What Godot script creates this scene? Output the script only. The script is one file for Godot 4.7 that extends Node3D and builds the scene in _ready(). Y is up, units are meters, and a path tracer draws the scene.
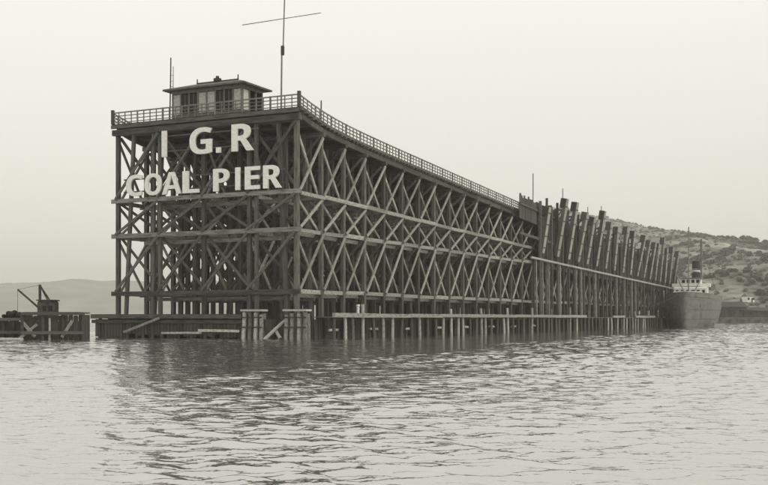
extends Node3D
# A timber coal-loading pier seen over harbour water from a small boat, overcast day.
# Pier frame: origin at the near corner on the water, +X inland along the loading face, +Z out of that face.

const FOCAL := 1101.0          # photograph pixels
const EYE := 1.7
const W := 18.4                # pier width
const BAY := 4.0
const FREE_END := 56.0         # plain trestle ends here, loading berths begin
const FAR_END := 148.0

var rng := RandomNumberGenerator.new()
var pier_xf := Transform3D(Basis(Vector3(.4387, 0, -.8986), Vector3.UP, Vector3(.8986, 0, .4387)), Vector3(-7.11, 0, -90.0))
var used := {}
var unit_box: Mesh
var unit_pile: Mesh
var M := {}
var grain_tex: ImageTexture
var rough_tex: ImageTexture
var streak_tex: ImageTexture

# ------------------------------------------------------------------ helpers
func numbered(n: String) -> String:
	if not used.has(n):
		used[n] = 0
		return n
	used[n] += 1
	return "%s_%03d" % [n, used[n]]

func tag(o: Node, label: String, category: String, group := "", kind := "") -> void:
	if label != "": o.set_meta("label", label)
	if category != "": o.set_meta("category", category)
	if group != "": o.set_meta("group", group)
	if kind != "": o.set_meta("kind", kind)

func thing(called: String, label: String, category: String, xf := Transform3D(), group := "") -> Node3D:
	var o := Node3D.new()
	o.name = numbered(called)
	add_child(o)
	o.transform = xf
	tag(o, label, category, group)
	return o

func part(parent: Node, called: String, mesh: Mesh, m: Material, xf := Transform3D()) -> MeshInstance3D:
	var o := MeshInstance3D.new()
	o.name = called
	o.mesh = mesh
	o.transform = xf
	if m: o.material_override = m
	parent.add_child(o, true)
	return o

func structure(called: String, mesh: Mesh, m: Material, xf := Transform3D()) -> MeshInstance3D:
	var o := part(self, numbered(called), mesh, m, xf)
	o.set_meta("kind", "structure")
	return o

func grey(v: float, warm := 1.0) -> Color:      # v is linear reflectance; faint sepia cast of the old print
	return Color(v * .985, v, v * (1.0 - .09 * warm)).linear_to_srgb()

func mat(v: float, rough := .9, warm := 1.0, tex: Texture2D = null, scale := .35) -> StandardMaterial3D:
	var m := StandardMaterial3D.new()
	m.albedo_color = grey(v, warm)
	m.roughness = rough
	m.metallic_specular = .3
	if tex:
		m.albedo_texture = tex
		m.uv1_triplanar = true
		m.uv1_world_triplanar = true
		m.uv1_scale = Vector3.ONE * scale
	return m

func timber(v: float, k: int) -> StandardMaterial3D:      # grain runs along the timber
	var m := mat(v, .92)
	m.albedo_texture = streak_tex
	m.uv1_scale = Vector3(1.0, .9 + .13 * k, 1.0)
	m.uv1_offset = Vector3(.37 * k, .21 * k, 0)
	return m

func noise_tex(size: int, freq: float, lo: float, hi: float, seed_: int, octaves := 4) -> ImageTexture:
	var n := FastNoiseLite.new()
	n.seed = seed_
	n.frequency = freq
	n.noise_type = FastNoiseLite.TYPE_SIMPLEX
	n.fractal_octaves = octaves
	var img := n.get_seamless_image(size, size)
	img.convert(Image.FORMAT_RGB8)
	for y in size:
		for x in size:
			var v: float = lo + (hi - lo) * img.get_pixel(x, y).r
			img.set_pixel(x, y, Color(v, v, v))
	img.generate_mipmaps()
	return ImageTexture.create_from_image(img)

func beam_xf(a: Vector3, b: Vector3, w: float, h: float, roll_up := Vector3.UP) -> Transform3D:
	# unit box stretched from a to b: length on Z, w on X, h on Y
	w *= 1.0 + j(.09)
	h *= 1.0 + j(.09)
	var d := b - a
	var z := d.normalized()
	var up := roll_up
	if absf(z.dot(up)) > .98: up = Vector3.RIGHT if absf(z.dot(Vector3.RIGHT)) < .9 else Vector3.BACK
	var x := up.cross(z).normalized()
	var y := z.cross(x)
	return Transform3D(Basis(x * w, y * h, z * d.length()), (a + b) * .5)

func post_xf(a: Vector3, b: Vector3, w: float, d: float) -> Transform3D:   # unit pile / box with its length on Y
	var y := (b - a)
	var yn := y.normalized()
	var x := Vector3.RIGHT
	var z := x.cross(yn).normalized()
	x = yn.cross(z)
	return Transform3D(Basis(x * w, y, z * d), (a + b) * .5)

func box_between(st: SurfaceTool, a: Vector3, b: Vector3, w: float, h: float) -> void:
	st.append_from(unit_box, 0, beam_xf(a, b, w, h))

func cuboid(c: Vector3, s: Vector3) -> Transform3D:
	return Transform3D(Basis.from_scale(s), c)

func chamfer_box(b: float) -> ArrayMesh:      # unit box with chamfered long edges (length on Z), bevel b of the side
	var st := SurfaceTool.new()
	st.begin(Mesh.PRIMITIVE_TRIANGLES)
	st.set_smooth_group(-1)
	var h := .5
	var ring := [Vector2(-h + b, -h), Vector2(h - b, -h), Vector2(h, -h + b), Vector2(h, h - b), Vector2(h - b, h), Vector2(-h + b, h), Vector2(-h, h - b), Vector2(-h, -h + b)]
	for i in 8:
		var p: Vector2 = ring[i]
		var q: Vector2 = ring[(i + 1) % 8]
		var ua := i / 8.0
		var ub := (i + 1) / 8.0
		for v in [[p, h, ua], [q, h, ub], [q, -h, ub], [p, h, ua], [q, -h, ub], [p, -h, ua]]:
			st.set_uv(Vector2(v[2], v[1] + .5))
			st.add_vertex(Vector3(v[0].x, v[0].y, v[1]))
	st.set_uv(Vector2(.5, .5))
	for e in [1.0, -1.0]:
		for i in range(1, 7):
			var p: Vector2 = ring[0]
			var q: Vector2 = ring[i]
			var r: Vector2 = ring[i + 1]
			if e > 0: tri(st, Vector3(p.x, p.y, h), Vector3(r.x, r.y, h), Vector3(q.x, q.y, h))
			else: tri(st, Vector3(p.x, p.y, -h), Vector3(q.x, q.y, -h), Vector3(r.x, r.y, -h))
	st.generate_normals()
	return st.commit()

func tri(st: SurfaceTool, a: Vector3, b: Vector3, c: Vector3) -> void:
	st.add_vertex(a); st.add_vertex(b); st.add_vertex(c)

func tri_quad(st: SurfaceTool, a: Vector3, b: Vector3, c: Vector3, d: Vector3) -> void:
	tri(st, a, b, c); tri(st, a, c, d)

func pile_mesh(seed_: int) -> ArrayMesh:      # unit log on Y: ten-sided, a little crooked, taper to the top
	var r := RandomNumberGenerator.new()
	r.seed = seed_
	var st := SurfaceTool.new()
	st.begin(Mesh.PRIMITIVE_TRIANGLES)
	st.set_smooth_group(0)
	var rings := 5
	var n := 10
	var pts := []
	for k in rings:
		var t := float(k) / (rings - 1)
		var off := Vector3(r.randf_range(-.05, .05), 0, r.randf_range(-.05, .05))
		var row := []
		for i in n:
			var a := TAU * i / n
			var rad := .5 * (1.0 - .14 * t) * r.randf_range(.95, 1.05)
			row.append(off + Vector3(cos(a) * rad, t - .5, sin(a) * rad))
		pts.append(row)
	for k in rings - 1:
		for i in n:
			var j := (i + 1) % n
			var ua := float(i) / n
			var ub := float(i + 1) / n
			var va := float(k) / (rings - 1)
			var vb := float(k + 1) / (rings - 1)
			for v in [[pts[k][i], ua, va], [pts[k + 1][i], ua, vb], [pts[k + 1][j], ub, vb], [pts[k][i], ua, va], [pts[k + 1][j], ub, vb], [pts[k][j], ub, va]]:
				st.set_uv(Vector2(v[1], v[2]))
				st.add_vertex(v[0])
	st.set_smooth_group(-1)
	st.set_uv(Vector2(.5, .5))
	for i in range(1, n - 1):
		tri(st, pts[rings - 1][0], pts[rings - 1][i + 1], pts[rings - 1][i])
	st.generate_normals()
	return st.commit()

# --- queues of alike pieces: the 300 that show largest become parts, the rest one mass
var queue := {}
func put(kind: String, xf: Transform3D, m: Material, tone: float, mesh: Mesh = null) -> void:
	if not queue.has(kind): queue[kind] = []
	if kind in ["brace", "girt", "ledger"]:      # hand-fitted: a little off true
		xf.origin += Vector3(j(.03), j(.06), 0)
		xf.basis = Basis(Vector3.BACK, j(.012)) * xf.basis
	queue[kind].append([xf, m, tone, mesh if mesh else unit_box, 0.0])

func flush(parent: Node3D, mass_mat: Material, limit := 300, plural := {}) -> void:
	var inv := parent.transform
	for kind in queue:
		var list: Array = queue[kind]
		for e in list:
			var c: Vector3 = inv * (e[0] as Transform3D).origin
			e[4] = c.length() + (200.0 if kind == "brace" and (e[0] as Transform3D).origin.z < -1.0 and (e[0] as Transform3D).origin.x > 3.0 else 0.0)
		list.sort_custom(func(a, b): return a[4] < b[4])
		for i in mini(limit, list.size()):
			part(parent, kind, list[i][3], list[i][1], list[i][0])
		if list.size() > limit:
			var st := SurfaceTool.new()
			st.begin(Mesh.PRIMITIVE_TRIANGLES)
			for i in range(limit, list.size()):
				st.append_from(list[i][3], 0, list[i][0])
			var o := part(parent, plural.get(kind, kind + "s"), st.commit(), mass_mat)
			o.set_meta("kind", "stuff")
	queue = {}

func wood(base: String) -> Material:
	return M[base][rng.randi() % M[base].size()]

func deck_y(u: float) -> float:
	return 17.9 - .0505 * u + .95 * exp(-u / 4.0)

func lv(i: int, u: float) -> float:
	match i:
		0: return 1.0
		1: return 3.88
		2: return 8.92
		3: return 12.0 - .0203 * u
	return deck_y(u) - .95

# ------------------------------------------------------------------ scene
func _ready() -> void:
	rng.seed = 1911
	set_camera_and_light()
	make_materials()
	build_water()
	build_land()
	build_pier()
	build_signs()
	build_cabin()
	build_berths()
	build_wharf()
	build_left_cribs()
	build_crane()
	build_ship()
	build_poles()

func set_camera_and_light() -> void:
	var cam := Camera3D.new()
	cam.name = "camera"
	cam.near = .5
	cam.far = 12000.0
	cam.projection = Camera3D.PROJECTION_FRUSTUM
	cam.size = .5 * 485.0 / FOCAL
	cam.frustum_offset = Vector2(0, .5 * (318.0 - 242.5) / FOCAL)
	cam.position = Vector3(0, EYE, 0)
	add_child(cam)
	cam.current = true
	var we := WorldEnvironment.new()
	we.name = "environment"
	var env := Environment.new()
	env.background_mode = Environment.BG_SKY
	var sm := ProceduralSkyMaterial.new()
	sm.sky_top_color = Color(.985, .975, .95)
	sm.sky_horizon_color = Color(.80, .792, .765)
	sm.sky_curve = .7
	sm.sky_energy_multiplier = 1.4
	sm.ground_bottom_color = Color(.5, .5, .47)
	sm.ground_horizon_color = Color(.80, .792, .765)
	sm.sun_angle_max = 0.0
	var cn := FastNoiseLite.new()
	cn.seed = 12
	cn.frequency = 1.1
	cn.fractal_octaves = 4
	var ci := Image.create(512, 256, false, Image.FORMAT_RGBA8)
	for y in 256:
		var el := PI * (.5 - (y + .5) / 256.0)
		for x in 512:
			var az := TAU * (x + .5) / 512.0
			var n := cn.get_noise_3d(cos(az) * cos(el), sin(el) * 2.5, sin(az) * cos(el))
			ci.set_pixel(x, y, Color(1, .99, .96, clampf(.5 + .8 * n, 0, 1)))
	sm.sky_cover = ImageTexture.create_from_image(ci)
	sm.sky_cover_modulate = Color(.24, .24, .24)
	var sky := Sky.new()
	sky.sky_material = sm
	env.sky = sky
	env.tonemap_mode = Environment.TONE_MAPPER_LINEAR
	env.tonemap_exposure = .67
	env.fog_enabled = true
	env.fog_density = .0004
	env.fog_light_color = Color(.95, .945, .91)
	env.sdfgi_enabled = true
	env.ssao_enabled = true
	env.ssil_enabled = true
	we.environment = env
	add_child(we)
	var sun := DirectionalLight3D.new()
	sun.name = "sun"
	sun.light_energy = .5
	sun.light_color = Color(1, .97, .9)
	sun.light_angular_distance = 12.0
	sun.shadow_enabled = true
	add_child(sun)
	sun.look_at_from_position(Vector3(70, 62, 42), Vector3.ZERO)

func make_materials() -> void:
	unit_box = chamfer_box(.07)
	unit_pile = pile_mesh(5)
	streak_tex = noise_tex(256, .03, .62, 1.32, 14, 4)
	grain_tex = noise_tex(256, .02, .7, 1.25, 3, 5)
	rough_tex = noise_tex(256, .012, .5, 1.4, 8, 5)
	for d in [["dark", .05, .09], ["post", .075, .14], ["pale", .3, .46], ["mid", .15, .26], ["plank", .25, .41], ["bleached", .42, .55]]:
		var arr := []
		for i in 5:
			arr.append(timber(lerpf(d[1], d[2], i / 4.0), i))
		M[d[0]] = arr
	M.mass = timber(.17, 7)
	M.white = mat(.8, .75, .8, noise_tex(128, .03, .9, 1.03, 11), .8)
	M.tar = mat(.035, .8, 1.0, rough_tex, .4)
	M.iron = mat(.05, .6, 1.0, rough_tex, .5)
	M.glass = mat(.02, .15, .5)
	M.glass.metallic_specular = .25
	M.hull = mat(.2, .6, 1.0, grain_tex, .12)
	M.coal = mat(.025, .9, .5, rough_tex, .8)

# ------------------------------------------------------------------ water
func calm(x: float, z: float) -> float:      # 0 in the lee along the loading face, 1 in open water
	var p := pier_xf.affine_inverse() * Vector3(x, 0, z)
	var edge := 21.0 - .085 * p.x + 1.2 * sin(p.x * .21) + .6 * sin(p.x * .67 + 1.0)
	var a := smoothstep(edge - 1.2, edge + 1.6, p.z)
	# before the front face the breeze comes round the corner and roughens the lee
	var front := smoothstep(16.0, -4.0, p.z + .45 * p.x + 1.5 * sin(p.x * .3) + .8 * sin(p.z * .9))
	return clampf(maxf(a, front * .7), 0.0, 1.0)

func build_water() -> void:
	var wr := RandomNumberGenerator.new()
	wr.seed = 77
	var waves := []
	for i in 22:
		var t := i / 21.0
		var wl := .2 * pow(7.0, t)
		var ang := deg_to_rad(-82.0 + wr.randfn(0, 48.0))      # running mostly toward the camera
		var k := TAU / wl
		var slope := .08 * (1.0 - .5 * t)
		waves.append([cos(ang) * k, sin(ang) * k, wr.randf() * TAU, slope / k])
	var gust := FastNoiseLite.new()
	gust.seed = 4
	gust.frequency = .045
	gust.fractal_octaves = 2
	# a sheet whose rows get wider apart with distance; the heights depend on the place alone
	var xs := 620
	var zs: Array[float] = []
	var d := 8.0
	while d < 400.0:
		zs.append(d)
		d += maxf(.06, d * .0052)
	var verts := PackedVector3Array()
	var norms := PackedVector3Array()
	var idx := PackedInt32Array()
	for r in zs.size():
		var dist := zs[r]
		var half := dist * .55 + 12.0
		var step := 2.0 * half / xs
		for c in xs + 1:
			var x := -half + step * c
			var z := -dist
			var amp := .085 + .915 * calm(x, z)
			amp *= .75 + .5 * gust.get_noise_2d(x, z * .5)
			var h := 0.0
			var nx := 0.0
			var nz := 0.0
			for w in waves:
				var ph: float = w[0] * x + w[1] * z + w[2]
				var a: float = w[3] * amp
				h += a * sin(ph)
				var cc := a * cos(ph)
				nx -= cc * w[0]
				nz -= cc * w[1]
			verts.append(Vector3(x, h, z))
			norms.append(Vector3(nx, 1, nz).normalized())
	for r in zs.size() - 1:
		for c in xs:
			var a := r * (xs + 1) + c
			var b := a + xs + 1
			idx.append_array([a, b, a + 1, a + 1, b, b + 1])
	var arr := []
	arr.resize(Mesh.ARRAY_MAX)
	arr[Mesh.ARRAY_VERTEX] = verts
	arr[Mesh.ARRAY_NORMAL] = norms
	arr[Mesh.ARRAY_INDEX] = idx
	var am := ArrayMesh.new()
	am.add_surface_from_arrays(Mesh.PRIMITIVE_TRIANGLES, arr)
	var wm := StandardMaterial3D.new()
	wm.albedo_color = grey(.5, .4)
	wm.metallic = .9
	wm.roughness = .06
	wm.metallic_specular = 1.0
	wm.normal_enabled = true
	var rip := FastNoiseLite.new()
	rip.seed = 61
	rip.frequency = .03
	rip.fractal_octaves = 3
	var ri := rip.get_seamless_image(512, 512)
	ri.convert(Image.FORMAT_RGBA8)
	ri.bump_map_to_normal_map(6.0)
	ri.generate_mipmaps()
	wm.normal_texture = ImageTexture.create_from_image(ri)
	wm.normal_scale = .22
	wm.uv1_triplanar = true
	wm.uv1_world_triplanar = true
	wm.uv1_scale = Vector3.ONE * .3
	structure("water", am, wm)
	# the harbour beyond and around, reaching the horizon
	var st := SurfaceTool.new()
	st.begin(Mesh.PRIMITIVE_TRIANGLES)
	var y := -.35
	tri_quad(st, Vector3(-2200, y, -3200), Vector3(2200, y, -3200), Vector3(2200, y, 400), Vector3(-2200, y, 400))
	st.generate_normals()
	var far_m := wm.duplicate()
	far_m.roughness = .3
	structure("harbour_water", st.commit(), far_m)

# ------------------------------------------------------------------ land
func ridge(table: Array, px: float) -> float:
	for i in table.size() - 1:
		if px <= table[i + 1][0]:
			var t: float = clampf((px - table[i][0]) / (table[i + 1][0] - table[i][0]), 0, 1)
			return lerpf(table[i][1], table[i + 1][1], t)
	return table[-1][1]

func hill_mesh(x0: float, x1: float, nx: int, d0: float, d1: float, nd: int, height: Callable, shade: Callable) -> ArrayMesh:
	var verts := PackedVector3Array()
	var cols := PackedColorArray()
	for j in nd + 1:
		for i in nx + 1:
			var x := lerpf(x0, x1, float(i) / nx)
			var d := lerpf(d0, d1, float(j) / nd)
			verts.append(Vector3(x, height.call(x, d), -d))
			cols.append(shade.call(x, d))
	var st := SurfaceTool.new()
	st.begin(Mesh.PRIMITIVE_TRIANGLES)
	st.set_smooth_group(0)
	for k in verts.size():
		st.set_color(cols[k])
		st.add_vertex(verts[k])
	for j in nd:
		for i in nx:
			var a := j * (nx + 1) + i
			var b := a + nx + 1
			for q in [a, b, a + 1, a + 1, b, b + 1]: st.add_index(q)
	st.generate_normals()
	return st.commit()

var hill_noise: FastNoiseLite
func hill_h(x: float, d: float) -> float:
	# crest line 1400 m off, from its outline against the sky
	var crest_px: float = ridge([[430.0, 300.0], [500.0, 222.0], [530.0, 205.0], [560.0, 206.0], [600.0, 215.0], [640.0, 227.0], [665.0, 244.0], [700.0, 259.0], [735.0, 271.0], [768.0, 277.0], [900.0, 282.0], [1100.0, 272.0]], 384.0 + FOCAL * x / 1400.0)
	var crest := (318.0 - crest_px) * 1400.0 / FOCAL + EYE - 5.0
	var t := clampf((d - 385.0) / 1015.0, 0, 1)
	var s := 1.6 + (crest - 1.6) * (.13 * smoothstep(0.0, .12, t) + .87 * pow(t, 1.25))
	if d > 1400.0: s = crest * (1.0 - .0006 * (d - 1400.0))
	s += hill_noise.get_noise_2d(x, d) * 7.0 * smoothstep(0.05, .4, t) + hill_noise.get_noise_2d(x * 5.0, d * 5.0) * 1.6 * smoothstep(0.02, .2, t)
	if d < 383.0: s = -1.0
	return s

func bare(x: float, d: float) -> float:      # bare earth of the cut slope
	var p := Vector2((x - 217.0) / 23.0, (d - 650.0) / 85.0)
	var n := hill_noise.get_noise_2d(x * 3.0 + 50.0, d * 3.0)
	return smoothstep(1.1, .7, p.length() + n * .7)

func wooded(x: float, d: float) -> float:      # where the wood grows: the eastern shoulder of the hill
	return smoothstep(-25.0, 25.0, x - .2 * d - 65.0 + 60.0 * hill_noise.get_noise_2d(x * 1.3 + 700.0, d * 1.3)) * (1.0 - bare(x, d))

func build_land() -> void:
	hill_noise = FastNoiseLite.new()
	hill_noise.seed = 21
	hill_noise.frequency = .012
	hill_noise.fractal_octaves = 4
	var gm := mat(1.0, 1.0, 1.0, rough_tex, .035)
	gm.vertex_color_use_as_albedo = true
	var shade := func(x, d):      # dry grass and bare earth
		var n: float = hill_noise.get_noise_2d(x * 4.0, d * 4.0)
		var v: float = lerpf(.23 + .10 * n, .12, wooded(x, d)) + (.13 + .10 * n) * bare(x, d)
		if d < 392.0: v = .12
		return Color(v * .985, v, v * .92)
	structure("hillside", hill_mesh(20.0, 1100.0, 260, 380.0, 1600.0, 220, hill_h, shade), gm)
	# opposite shore, far off to the left
	var far_n := FastNoiseLite.new()
	far_n.seed = 9
	far_n.frequency = .0016
	far_n.fractal_octaves = 4
	var far_h := func(x, d):
		var t: float = clampf((d - 1750.0) / 450.0, 0, 1)
		var c: float = 73.0 + 16.0 * far_n.get_noise_2d(x * 1.5, 0.0) - .004 * absf(x + 700.0)
		c *= smoothstep(560.0, 100.0, x)
		return -1.0 + (c + 1.0) * pow(t, .8) + far_n.get_noise_2d(x * 3.0, d * 3.0) * 10.0 * t
	var far_shade := func(x, d):
		var v: float = .23 + .10 * far_n.get_noise_2d(x * 8.0, d * 8.0)
		return Color(v * .985, v, v * .92)
	var fm := mat(1.0, 1.0, 1.0)
	fm.vertex_color_use_as_albedo = true
	structure("far_shore", hill_mesh(-1700.0, 700.0, 140, 1700.0, 2300.0, 30, far_h, far_shade), fm)
	build_trees()
	build_waterfront()

func leaf_clump(seed_: int, n: int, r: float, leaf: float) -> ArrayMesh:
	var q := RandomNumberGenerator.new()
	q.seed = seed_
	var st := SurfaceTool.new()
	st.begin(Mesh.PRIMITIVE_TRIANGLES)
	st.set_smooth_group(-1)
	var lobes := []
	for i in 6: lobes.append([Vector3(q.randf_range(-.5, .5), q.randf_range(-.3, .6), q.randf_range(-.5, .5)) * r, q.randf_range(.4, .65) * r])
	for i in n:
		var l = lobes[i % 6]
		var v := Vector3(q.randfn(), q.randfn(), q.randfn()).normalized()
		var p: Vector3 = l[0] + v * l[1] * pow(q.randf(), .35)
		var a := Vector3(q.randfn(), q.randfn(), q.randfn()).normalized() * leaf
		var b := v.cross(a).normalized() * leaf * q.randf_range(.5, .9)
		tri_quad(st, p - a, p + b, p + a, p - b)
	st.generate_normals()
	return st.commit()

func build_trees() -> void:
	var q := RandomNumberGenerator.new()
	q.seed = 33
	var lm := mat(.115, 1.0, 1.0, rough_tex, .05)
	lm.cull_mode = BaseMaterial3D.CULL_DISABLED
	var bush := leaf_clump(2, 150, 2.4, .55)
	# low pale scrub over the whole slope, then darker bushes in clumps toward the cut slope
	var dry := mat(.2, 1.0, 1.0, rough_tex, .05)  # scrub in a paler tone than the woodland clumps
	dry.cull_mode = BaseMaterial3D.CULL_DISABLED
	for pass_ in 2:
		var xfs := []
		while xfs.size() < (14000 if pass_ == 0 else 14000):
			var x := q.randf_range(60.0, 700.0)
			var d := q.randf_range(395.0, 1415.0)
			var n := hill_noise.get_noise_2d(x * 1.7 + 300.0, d * 1.7)
			if bare(x, d) > .35: continue
			if pass_ == 1 and (wooded(x, d) < .5 and n < .28 or n < -.32): continue
			var s := q.randf_range(.25, .7) if pass_ == 0 else q.randf_range(.55, 1.25)
			xfs.append(Transform3D(Basis(Vector3.UP, q.randf() * TAU).scaled(Vector3(s, s * q.randf_range(.6, .9), s)), Vector3(x, hill_h(x, d) + .7 * s, -d)))
		var mm := MultiMesh.new()
		mm.transform_format = MultiMesh.TRANSFORM_3D
		mm.mesh = bush
		mm.instance_count = xfs.size()
		for i in xfs.size(): mm.set_instance_transform(i, xfs[i])
		var mi := MultiMeshInstance3D.new()
		mi.name = "pale_scrub" if pass_ == 0 else "woodland"
		mi.multimesh = mm
		mi.material_override = dry if pass_ == 0 else lm
		add_child(mi)
		if pass_ == 0: tag(mi, "pale low scrub covering the hillside behind the pier", "scrub", "", "stuff")
		else: tag(mi, "clumps of dark woodland on the hillside beyond the steamship", "woodland", "", "stuff")
	# trees that stand out along the crest
	var spots := [[708, 7.0, "broad"], [714, 9.0, "broad"], [720, 8.0, "tall"], [727, 10.0, "broad"], [734, 8.5, "tall"], [742, 6.5, "low"], [752, 7.5, "low"], [762, 6.0, "low"]]
	var words := {"broad": "broad dark tree rising above the hill crest beside the cut slope", "tall": "upright dark tree on the hill crest above the cut slope", "low": "low bushy tree on the hill crest above the pale earth bank"}
	for i in spots.size():
		var x: float = (spots[i][0] - 384.0) / FOCAL * 1400.0
		var y := hill_h(x, 1400.0)
		var hgt: float = spots[i][1]
		var t := thing("crest_tree", words[spots[i][2]], "tree", Transform3D(Basis(), Vector3(x, y - .5, -1400.0)), "trees on the hill crest")
		var st := SurfaceTool.new()
		st.begin(Mesh.PRIMITIVE_TRIANGLES)
		st.append_from(unit_pile, 0, post_xf(Vector3.ZERO, Vector3(.2, hgt * .6, 0), .5, .5))
		for b in 4:
			var a := TAU * b / 4.0 + i
			st.append_from(unit_pile, 0, post_xf(Vector3(.1, hgt * .35, 0), Vector3(cos(a) * hgt * .25, hgt * .7, sin(a) * hgt * .25), .22, .22))
		part(t, "trunk", st.commit(), M.tar)
		var wide := 1.0 if spots[i][2] == "broad" else .65
		part(t, "crown", leaf_clump(50 + i, 420, hgt * .42, .5), lm, Transform3D(Basis.from_scale(Vector3(wide, .9, wide)), Vector3(0, hgt * .68, 0)))

func build_waterfront() -> void:
	# quay wall and sheds at the foot of the hill
	var st := SurfaceTool.new()
	st.begin(Mesh.PRIMITIVE_TRIANGLES)
	st.append_from(unit_box, 0, cuboid(Vector3(240, .4, -383.0), Vector3(380, 3.2, 6.0)))
	structure("quay", st.commit(), mat(.10, .95, 1.0, rough_tex, .1))
	var sheds := [[722.0, 14.0, 5.6, .055, "long dark shed on the quay beside the steamer's side", 9.0], [736.5, 8.0, 4.2, .08, "low grey shed on the quay next to the long dark shed", 8.0], [757.0, 13.0, 3.6, .06, "low dark storehouse on the quay below the pale earth bank", 8.0]]
	for s in sheds:
		var d := 392.0
		var x: float = (s[0] - 384.0) / FOCAL * d
		var t := thing("quay_shed", s[4], "shed", Transform3D(Basis(Vector3.UP, .1), Vector3(x, 1.9, -d)), "sheds on the quay")
		shed(t, s[1], s[5], s[2], mat(s[3], .9, 1.0, rough_tex, .3), mat(s[3], .9, 1.0, rough_tex, .5))
	var d2 := 430.0
	var x2 := (748.0 - 384.0) / FOCAL * d2
	var h := thing("white_house", "small white house at the foot of the pale earth bank", "house", Transform3D(Basis(Vector3.UP, .3), Vector3(x2, hill_h(x2, d2) - .3, -d2)))
	shed(h, 3.4, 3.6, 3.6, M.white, mat(.16))

func shed(t: Node3D, w: float, dp: float, h: float, wm: Material, rm: Material) -> void:
	var wall_h := h * .66
	part(t, "wall", unit_box, wm, cuboid(Vector3(0, wall_h * .5, 0), Vector3(w, wall_h, dp)))
	var st := SurfaceTool.new()
	st.begin(Mesh.PRIMITIVE_TRIANGLES)
	st.set_smooth_group(-1)
	var a := w * .53
	var b := dp * .56
	var e := wall_h
	var r := h
	tri_quad(st, Vector3(-a, e, b), Vector3(-a, r, 0), Vector3(a, r, 0), Vector3(a, e, b))
	tri_quad(st, Vector3(a, e, -b), Vector3(a, r, 0), Vector3(-a, r, 0), Vector3(-a, e, -b))
	tri(st, Vector3(-a, e, -b), Vector3(-a, r, 0), Vector3(-a, e, b))
	tri(st, Vector3(a, e, b), Vector3(a, r, 0), Vector3(a, e, -b))
	tri_quad(st, Vector3(-a, e - .01, b), Vector3(a, e - .01, b), Vector3(a, e - .01, -b), Vector3(-a, e - .01, -b))
	st.generate_normals()
	part(t, "roof", st.commit(), rm)
	part(t, "door", unit_box, M.tar, cuboid(Vector3(w * .12, wall_h * .35, dp * .5), Vector3(w * .16, wall_h * .7, .12)))
	for k in [-.32, .34]:
		part(t, "window", unit_box, M.glass, cuboid(Vector3(w * k, wall_h * .6, dp * .5), Vector3(.9, .9, .1)))

# ------------------------------------------------------------------ pier
func j(a := .03) -> float:
	return rng.randf_range(-a, a)

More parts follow.
